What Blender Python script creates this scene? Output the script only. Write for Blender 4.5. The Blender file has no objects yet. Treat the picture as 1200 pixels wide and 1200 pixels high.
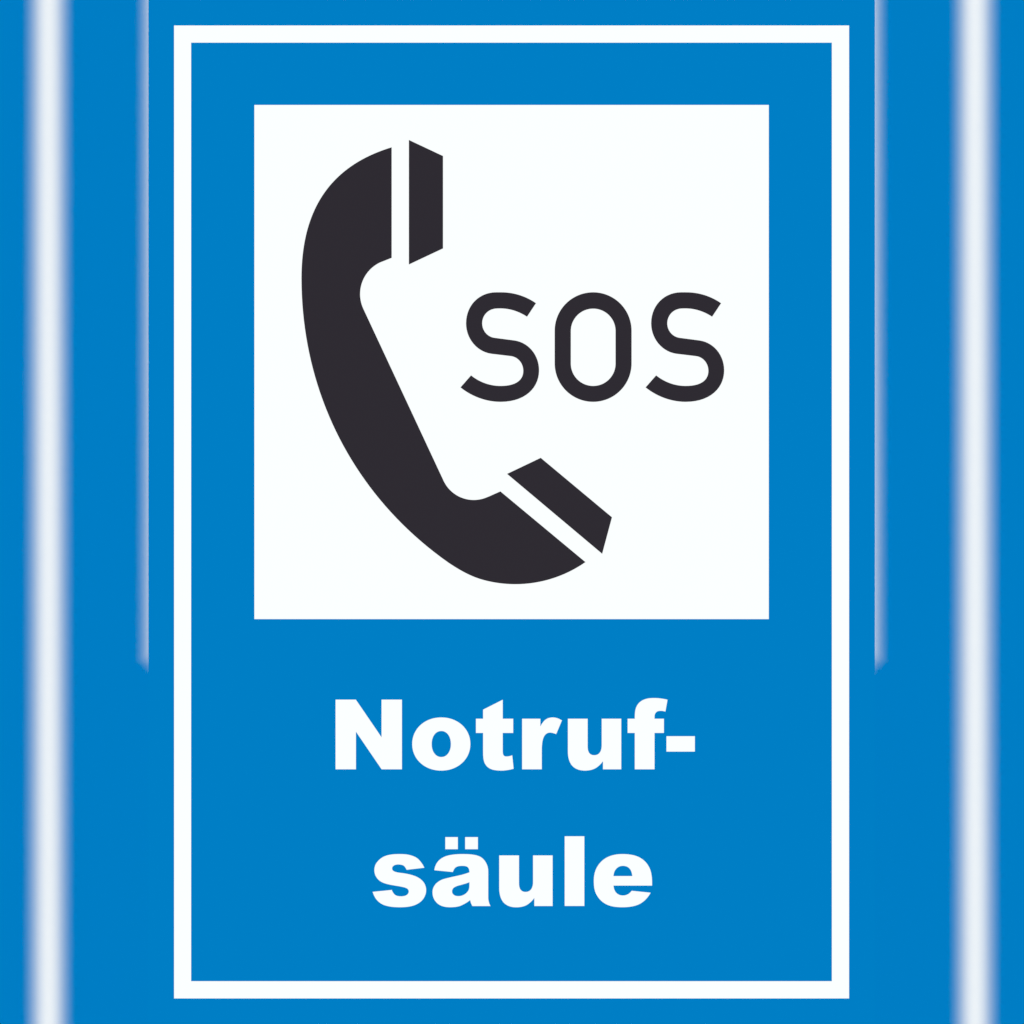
import bpy, math, re
from mathutils import Vector
from mathutils.geometry import tessellate_polygon

scene = bpy.context.scene
COL = scene.collection

# ------------------------------------------------------------------ units
# Drawing unit of the sign artwork; U metres each.  The sign is 0.40 m wide.
U = 0.40 / 851.0
CX, CZ = 600.0, 600.0

# ------------------------------------------------------------------ outlines
def path(s, ox=0.0, oy=0.0, k=1.0, n=14):
    """small path language: M L C Z -> list of closed loops in drawing units"""
    toks = re.findall(r'[MLCZ]|-?\d+\.?\d*', s)
    loops, cur, i, cmd = [], [], 0, None
    def num():
        nonlocal i
        v = float(toks[i]); i += 1
        return v
    while i < len(toks):
        if toks[i] in 'MLCZ':
            cmd = toks[i]; i += 1
            if cmd == 'Z':
                loops.append(cur); cur = []
                continue
        if cmd in 'ML':
            cur.append((num(), num())); 
            if cmd == 'M': cmd = 'L'
        elif cmd == 'C':
            p0 = cur[-1]
            p1 = (num(), num()); p2 = (num(), num()); p3 = (num(), num())
            for j in range(1, n + 1):
                t = j / n; a = 1 - t
                cur.append(tuple(a**3*p0[q] + 3*a*a*t*p1[q] + 3*a*t*t*p2[q] + t**3*p3[q] for q in (0, 1)))
    out = []
    for lp in loops:
        if math.dist(lp[0], lp[-1]) < 1e-4: lp = lp[:-1]
        out.append([(ox + x / k, oy + y / k) for x, y in lp])
    return out

def rect(x0, y0, x1, y1):
    return [(x0, y0), (x1, y0), (x1, y1), (x0, y1)]

def superoval(cx, cy, rx, ry, e=2.0, n=96):
    r = []
    for j in range(n):
        a = 2 * math.pi * j / n
        c, s = math.cos(a), math.sin(a)
        r.append((cx + rx * math.copysign(abs(c)**(2/e), c), cy + ry * math.copysign(abs(s)**(2/e), s)))
    return r

def stadium(x0, y0, x1, y1, n=48):
    r = (x1 - x0) / 2; cx = (x0 + x1) / 2; p = []
    for j in range(n + 1):
        a = math.pi + math.pi * j / n
        p.append((cx + r * math.cos(a), y0 + r + r * math.sin(a)))
    for j in range(n + 1):
        a = math.pi * j / n
        p.append((cx + r * math.cos(a), y1 - r + r * math.sin(a)))
    return p

def arc(c, r, a0, a1, n=40):
    return [(c[0] + r * math.cos(a0 + (a1 - a0) * j / n), c[1] + r * math.sin(a0 + (a1 - a0) * j / n)) for j in range(n + 1)]

def shift(loops, dx, dy):
    return [[(x + dx, y + dy) for x, y in lp] for lp in loops]

# --- the word in two lines, heavy grotesque letters
L_N = path("M106 159 L296 159 L537 512 L537 159 L728 159 L728 812 L538 812 L297 459 L297 812 L106 812 Z", 380, 800, 8)
L_o = [superoval(480 + 297/8, 800 + 575/8, 272.5/8, 249/8, 2.06), superoval(480 + 297/8, 800 + 575/8, 90/8, 122/8, 2.12)]
L_t = path("M873 160 L873 338 L971 338 L971 471 L873 471 L873 635 C873 665 876 674 882 682 C888 689 897 692 908 692 "
           "C925 692 943 688 962 681 L975 807 C935 818 896 824 858 824 C810 824 777 817 753 805 C729 792 713 774 703 751 "
           "C693 728 689 697 689 645 L689 471 L622 471 L622 338 L689 338 L689 253 Z", 480, 800, 8)
L_r = path("M95 338 L266 338 L266 410 C284 376 302 354 320 343 C338 331 359 326 382 326 C410 326 438 335 468 354 "
           "L414 482 C390 473 372 468 358 468 C335 468 317 478 304 498 C287 524 279 570 279 640 L279 812 L95 812 Z", 600, 800, 8)
L_u = path("M524 338 L709 338 L709 594 C709 625 714 646 725 660 C735 673 750 680 771 680 C793 680 810 672 822 656 "
           "C835 640 841 616 841 580 L841 338 L1024 338 L1024 812 L853 812 L853 736 C829 768 804 790 778 804 "
           "C752 817 721 824 684 824 C633 824 593 809 565 779 C538 749 524 703 524 641 Z", 600, 800, 8)
L_f = path("M738 160 L718 271 C700 266 685 264 672 264 C654 264 641 268 633 276 C621 288 616 300 616 318 L616 338 "
           "L704 338 L704 471 L616 471 L616 812 L431 812 L431 471 L364 471 L364 338 L431 338 C431 300 433 272 438 251 "
           "C443 230 452 211 466 195 C479 179 498 166 522 157 C546 148 575 144 610 144 C648 144 690 148 738 160 Z", 690, 800, 8)
L_h = [[(690 + x/8, 800 + y/8) for x, y in rect(728, 502, 994, 646)]]
L_s = path("M578 415 L412 434 C403 414 394 401 383 394 C371 387 353 384 333 384 C315 384 301 388 291 395 "
           "C281 402 276 411 276 422 C276 435 284 444 299 451 C310 456 334 461 370 465 C425 472 470 484 500 497 "
           "C530 510 555 529 571 551 C587 573 595 599 595 625 C595 652 587 677 571 702 C555 726 530 747 495 762 "
           "C460 777 412 785 352 785 C267 785 206 773 170 749 C134 725 107 689 94 641 L273 623 C281 645 291 660 305 670 "
           "C319 679 337 683 360 683 C384 683 403 678 416 668 C426 660 432 650 432 638 C432 624 425 613 410 606 "
           "C400 600 373 594 329 586 C263 576 217 566 192 555 C166 544 146 528 132 508 C117 487 110 464 110 438 "
           "C110 409 118 384 134 364 C150 343 172 323 200 310 C232 295 278 287 340 287 C390 287 425 290 451 299 "
           "C482 307 505 319 523 336 C547 359 566 388 578 415 Z", 425, 965, 8)
L_a = path("M72 438 L245 455 C253 433 262 417 275 409 C288 401 308 397 335 397 C360 397 376 401 386 410 "
           "C396 420 401 436 401 458 C380 466 350 476 322 483 C290 491 240 500 170 518 C130 529 104 547 86 566 "
           "C66 588 55 613 55 645 C55 685 69 719 97 745 C125 772 166 785 220 785 C262 785 297 780 322 769 "
           "C352 756 382 739 408 717 C412 740 418 757 430 774 L598 774 C584 748 577 722 577 690 L577 450 "
           "C577 400 555 350 515 320 C480 296 430 287 335 287 C260 287 200 296 160 315 C115 337 80 375 72 438 Z "
           "M401 550 C375 561 345 569 305 580 C275 588 258 597 249 607 C241 617 238 626 238 636 "
           "C238 650 243 660 253 668 C263 677 278 681 298 681 C320 681 340 675 358 663 C374 652 386 639 393 624 "
           "C399 610 401 592 401 572 Z", 500, 965, 8)
L_dots = [[[(500 + x/8, 965 + y/8) for x, y in rect(175, 128, 292, 241)]],
          [[(500 + x/8, 965 + y/8) for x, y in rect(361, 128, 480, 241)]]]
L_u2 = shift(L_u, -80.45, 160.2)
L_l = [[(570 + x/8, 965 + y/8) for x, y in rect(734, 120, 918, 773)]]
L_e = path("M993 582 L631 582 C634 611 642 632 654 646 C671 665 692 675 720 675 C737 675 754 671 769 662 "
           "C779 657 790 646 802 631 L980 649 C953 696 920 730 881 752 C842 773 787 785 714 785 C651 785 602 776 566 758 "
           "C530 741 500 713 477 675 C453 638 447 590 447 536 C447 462 471 402 518 356 C565 310 631 287 714 287 "
           "C782 287 836 297 875 318 C914 339 944 368 964 407 C985 445 993 497 993 560 Z "
           "M808 493 C804 459 795 434 780 420 C765 405 745 397 720 397 C691 397 668 409 651 432 C640 446 633 466 631 493 Z", 640, 965, 8)

# --- SOS in a technical round-stroke face
L_S = path("M736 190 L657 309 C590 265 510 236 425 236 C405 236 380 236 365 240 C305 252 263 305 263 367 "
           "C263 430 308 485 370 494 L545 517 C670 534 763 645 763 780 C763 935 640 1057 425 1057 "
           "C290 1057 165 1005 72 930 L165 824 C240 884 330 917 425 917 C560 917 624 865 624 785 "
           "C624 715 575 662 515 655 L340 634 C215 615 121 500 121 367 C121 210 235 94 385 94 L430 94 C545 94 650 130 736 190 Z", 530, 330, 7.5)
L_O = [stadium(640 + 75/7.5, 330 + 94/7.5, 640 + 751/7.5, 330 + 1057/7.5),
       stadium(640 + 217/7.5, 330 + 238/7.5, 640 + 610/7.5, 330 + 917/7.5)]
L_S2 = shift(L_S, 216.9, 0)

# --- the telephone handset
GRIP = path("M459 172.6 C383.22 195.49 353.3 250.14 353.3 326 C353.3 460.58 415.13 581.48 525 659 C538 667.8 551.5 675.4 565 679.2 Z", n=40)[0]
_cc, _cr = (603.9, 541.2), 143.4
GRIP += arc(_cc, _cr, math.acos((566.5 - _cc[0]) / _cr), math.acos((685.6 - _cc[0]) / _cr), 40)
GRIP += [(686.2, 658.8), (586.4, 575.8), (572.0, 582.2)]
GRIP += arc((555.2, 546.9), 39.0, math.radians(66), math.radians(155.5), 24)
GRIP += arc((463.0, 344.6), 41.0, math.radians(155), math.radians(244), 24)
GRIP += [(459.0, 302.2)]
CAP_TOP = path("M835 84 L1075 197 L1075 847 L835 960 Z", 340, 150, 6)
CAP_LOW = path("M325 212 L562 99 L1063 517 L994 774 Z", 540, 520, 6)

# ------------------------------------------------------------------ materials
def mat(name, rgb, rough=0.5, spec=0.12, grain=0.004):
    m = bpy.data.materials.new(name); m.use_nodes = True
    nt = m.node_tree; b = nt.nodes['Principled BSDF']
    tc = nt.nodes.new('ShaderNodeTexCoord')
    nz = nt.nodes.new('ShaderNodeTexNoise'); nz.inputs['Scale'].default_value = 9.0; nz.inputs['Detail'].default_value = 3.0
    mr = nt.nodes.new('ShaderNodeMapRange')
    mr.inputs['To Min'].default_value = 1 - grain; mr.inputs['To Max'].default_value = 1 + grain
    mx = nt.nodes.new('ShaderNodeVectorMath'); mx.operation = 'SCALE'
    mx.inputs[0].default_value = rgb
    nt.links.new(tc.outputs['Object'], nz.inputs['Vector'])
    nt.links.new(nz.outputs['Fac'], mr.inputs['Value'])
    nt.links.new(mr.outputs['Result'], mx.inputs['Scale'])
    nt.links.new(mx.outputs['Vector'], b.inputs['Base Color'])
    b.inputs['Roughness'].default_value = rough
    b.inputs['Specular IOR Level'].default_value = spec
    return m

M_BLUE = mat('blue_vinyl', (0.0, 0.1685, 0.4505), spec=0.0)
M_WHITE = mat('white_film', (0.770, 0.797, 0.797), spec=0.05)
M_BLACK = mat('black_film', (0.0168, 0.0139, 0.0200), spec=0.02)
M_WHITE_CLOTH = mat('white_banner_print', (0.770, 0.797, 0.797), spec=0.0)
M_BLUE_CLOTH = mat('blue_banner_print', (0.0, 0.1685, 0.4505), spec=0.0)

# ------------------------------------------------------------------ mesh helpers
def plate(name, loops, y_front, y_back, material, parent, s=1.0, label=None):
    """solid plate from outline loops (first outer, others holes); front faces -Y"""
    pts = [[Vector(((x - CX) * U * s, (CZ - y) * U * s, 0)) for x, y in lp] for lp in loops]
    flat = [p for lp in pts for p in lp]
    tris = tessellate_polygon(pts)
    n = len(flat)
    verts = [(p.x, y_front, p.y) for p in flat] + [(p.x, y_back, p.y) for p in flat]
    faces = []
    for t in tris:
        a, b, c = (flat[i] for i in t)
        ccw = (b - a).cross(c - a).z > 0          # seen from -Y with x right and z up
        t = tuple(t) if ccw else tuple(reversed(t))
        faces.append(t); faces.append(tuple(i + n for i in reversed(t)))
    k = 0
    for lp in pts:
        m = len(lp)
        area = sum(lp[i].x * lp[(i+1) % m].y - lp[(i+1) % m].x * lp[i].y for i in range(m))
        rev = (area > 0) != (lp is pts[0])
        for i in range(m):
            a, b = k + i, k + (i + 1) % m
            faces.append((a, b, b + n, a + n) if rev else (b, a, a + n, b + n))
        k += m
    me = bpy.data.meshes.new(name); me.from_pydata(verts, [], faces); me.update()
    me.materials.append(material)
    o = bpy.data.objects.new(name, me); COL.objects.link(o)
    if parent: o.parent = parent
    if label: o['label'] = label
    return o

def empty(name, loc, label, cat):
    o = bpy.data.objects.new(name, None); COL.objects.link(o)
    o.location = loc; o['label'] = label; o['category'] = cat
    return o

def artwork(root, s, T, mw, mk, border, picto):
    """border, symbol field, handset, SOS and the word, in layers T thick"""
    plate('border', border, -T, 0.5*T, mw, root, s)
    f = plate('pictogram_field', picto, -T, 0.5*T, mw, root, s, 'white square field behind the black handset')
    for nm, lp, lb in (('handset_grip', [GRIP], 'black curved handset grip'),
                       ('earpiece', CAP_TOP, 'black upright slanted earpiece block'),
                       ('mouthpiece', CAP_LOW, 'black tilted mouthpiece block'),
                       ('letter', L_S, 'first black letter S of SOS'),
                       ('letter', L_O, 'black letter O of SOS'),
                       ('letter', L_S2, 'last black letter S of SOS')):
        plate(nm, lp, -2*T, -0.5*T, mk, f, s, lb)
    for lp, lb in ((L_N, 'white capital letter N'), (L_o, 'white letter o'), (L_t, 'white letter t'),
                   (L_r, 'white letter r'), (L_u, 'white letter u in the upper line'), (L_f, 'white letter f')):
        plate('letter', lp, -T, 0.5*T, mw, root, s, lb)
    plate('hyphen', L_h, -T, 0.5*T, mw, root, s, 'short white hyphen after the letter f')
    plate('letter', L_s, -T, 0.5*T, mw, root, s, 'white letter s')
    a = plate('letter', L_a, -T, 0.5*T, mw, root, s, 'white letter a with two dots')
    for d in L_dots:
        plate('dot', d, -T, 0.5*T, mw, a, s)
    plate('letter', L_u2, -T, 0.5*T, mw, root, s, 'white letter u in the lower line')
    plate('letter', L_l, -T, 0.5*T, mw, root, s, 'white letter l')
    plate('letter', L_e, -T, 0.5*T, mw, root, s, 'white letter e')

BASE_Z = 1.20          # height of the sign's centre above the ground it would stand over
# --- the sign in front
sign = empty('emergency_phone_sign', (0, 0, BASE_Z),
             'sharp blue rectangular sign with black handset, SOS and white German lettering, in front', 'sign')
plate('panel', [rect(174, -1.0, 1025.2, 1201.0)], 0.0, 0.003, M_BLUE, sign, 1.0)
artwork(sign, 1.0, 0.00015, M_WHITE, M_BLACK,
        [rect(204, 29.9, 995, 1170), rect(224, 50, 974.8, 1149.8)],
        [rect(298.1, 123, 900.9, 725.5)])

# --- the enlarged banner of the same sign, out of focus behind it
DCAM = 3.0
GAP = 0.5
K = 1200.0 / 852.0                   # how much larger it looks
S2 = K * (DCAM + GAP) / DCAM         # how much larger it is
banner = empty('backdrop_banner', (0.0003, GAP, BASE_Z),
               'blurred oversize blue banner with soft vertical white stripes, behind the sharp sign', 'banner')
plate('cloth', [rect(-400, -300, 1600, 1500)], 0.0, 0.0015, M_BLUE_CLOTH, banner, S2)
BW = 0.7    # narrowing of the stripe, drawing units of the banner
artwork(banner, S2, 0.00025, M_WHITE_CLOTH, M_BLACK,
        [rect(204+BW, 29.9+BW, 995-BW, 1170-BW), rect(224-BW, 50-BW, 974.8+BW, 1149.8+BW)],
        [rect(298.4, 123.4, 900.6, 725.1)])

# ------------------------------------------------------------------ light
w = bpy.data.worlds.new('World'); scene.world = w; w.use_nodes = True
bg = w.node_tree.nodes['Background']
bg.inputs['Color'].default_value = (1, 1, 1, 1); bg.inputs['Strength'].default_value = 0.08
ld = bpy.data.lights.new('studio_softbox', 'AREA')
ld.shape = 'SQUARE'; ld.size = 8.0; ld.color = (1, 1, 1)
ld.energy = 1.165 * math.pi**2 * 80**2
lo = bpy.data.objects.new('studio_softbox', ld); COL.objects.link(lo)
lo.location = (0, -80, BASE_Z); lo.rotation_euler = (math.radians(90), 0, 0)

# ------------------------------------------------------------------ camera
cd = bpy.data.cameras.new('camera'); cam = bpy.data.objects.new('camera', cd); COL.objects.link(cam)
cam.location = (0, -DCAM, BASE_Z); cam.rotation_euler = (math.radians(90), 0, 0)
cd.sensor_width = 36.0; cd.sensor_fit = 'HORIZONTAL'
cd.lens = 36.0 * DCAM / (1200 * U)
cd.clip_end = 200.0
cd.dof.use_dof = True; cd.dof.focus_distance = DCAM
IRIS = 45.0
BLUR = 19.5                          # blur radius of the banner, drawing units as seen
cd.dof.aperture_fstop = cd.lens / 1000.0 / (2 * BLUR * U * (DCAM + GAP) / GAP)
cd.dof.aperture_blades = 4           # square iris standing on its corner: soft-shouldered blur
cd.dof.aperture_rotation = math.radians(IRIS)
scene.camera = cam

scene.render.engine = 'CYCLES'
vs = scene.view_settings
vs.view_transform = 'Standard'; vs.look = 'None'; vs.exposure = 0.0; vs.gamma = 1.0; vs.use_curve_mapping = False
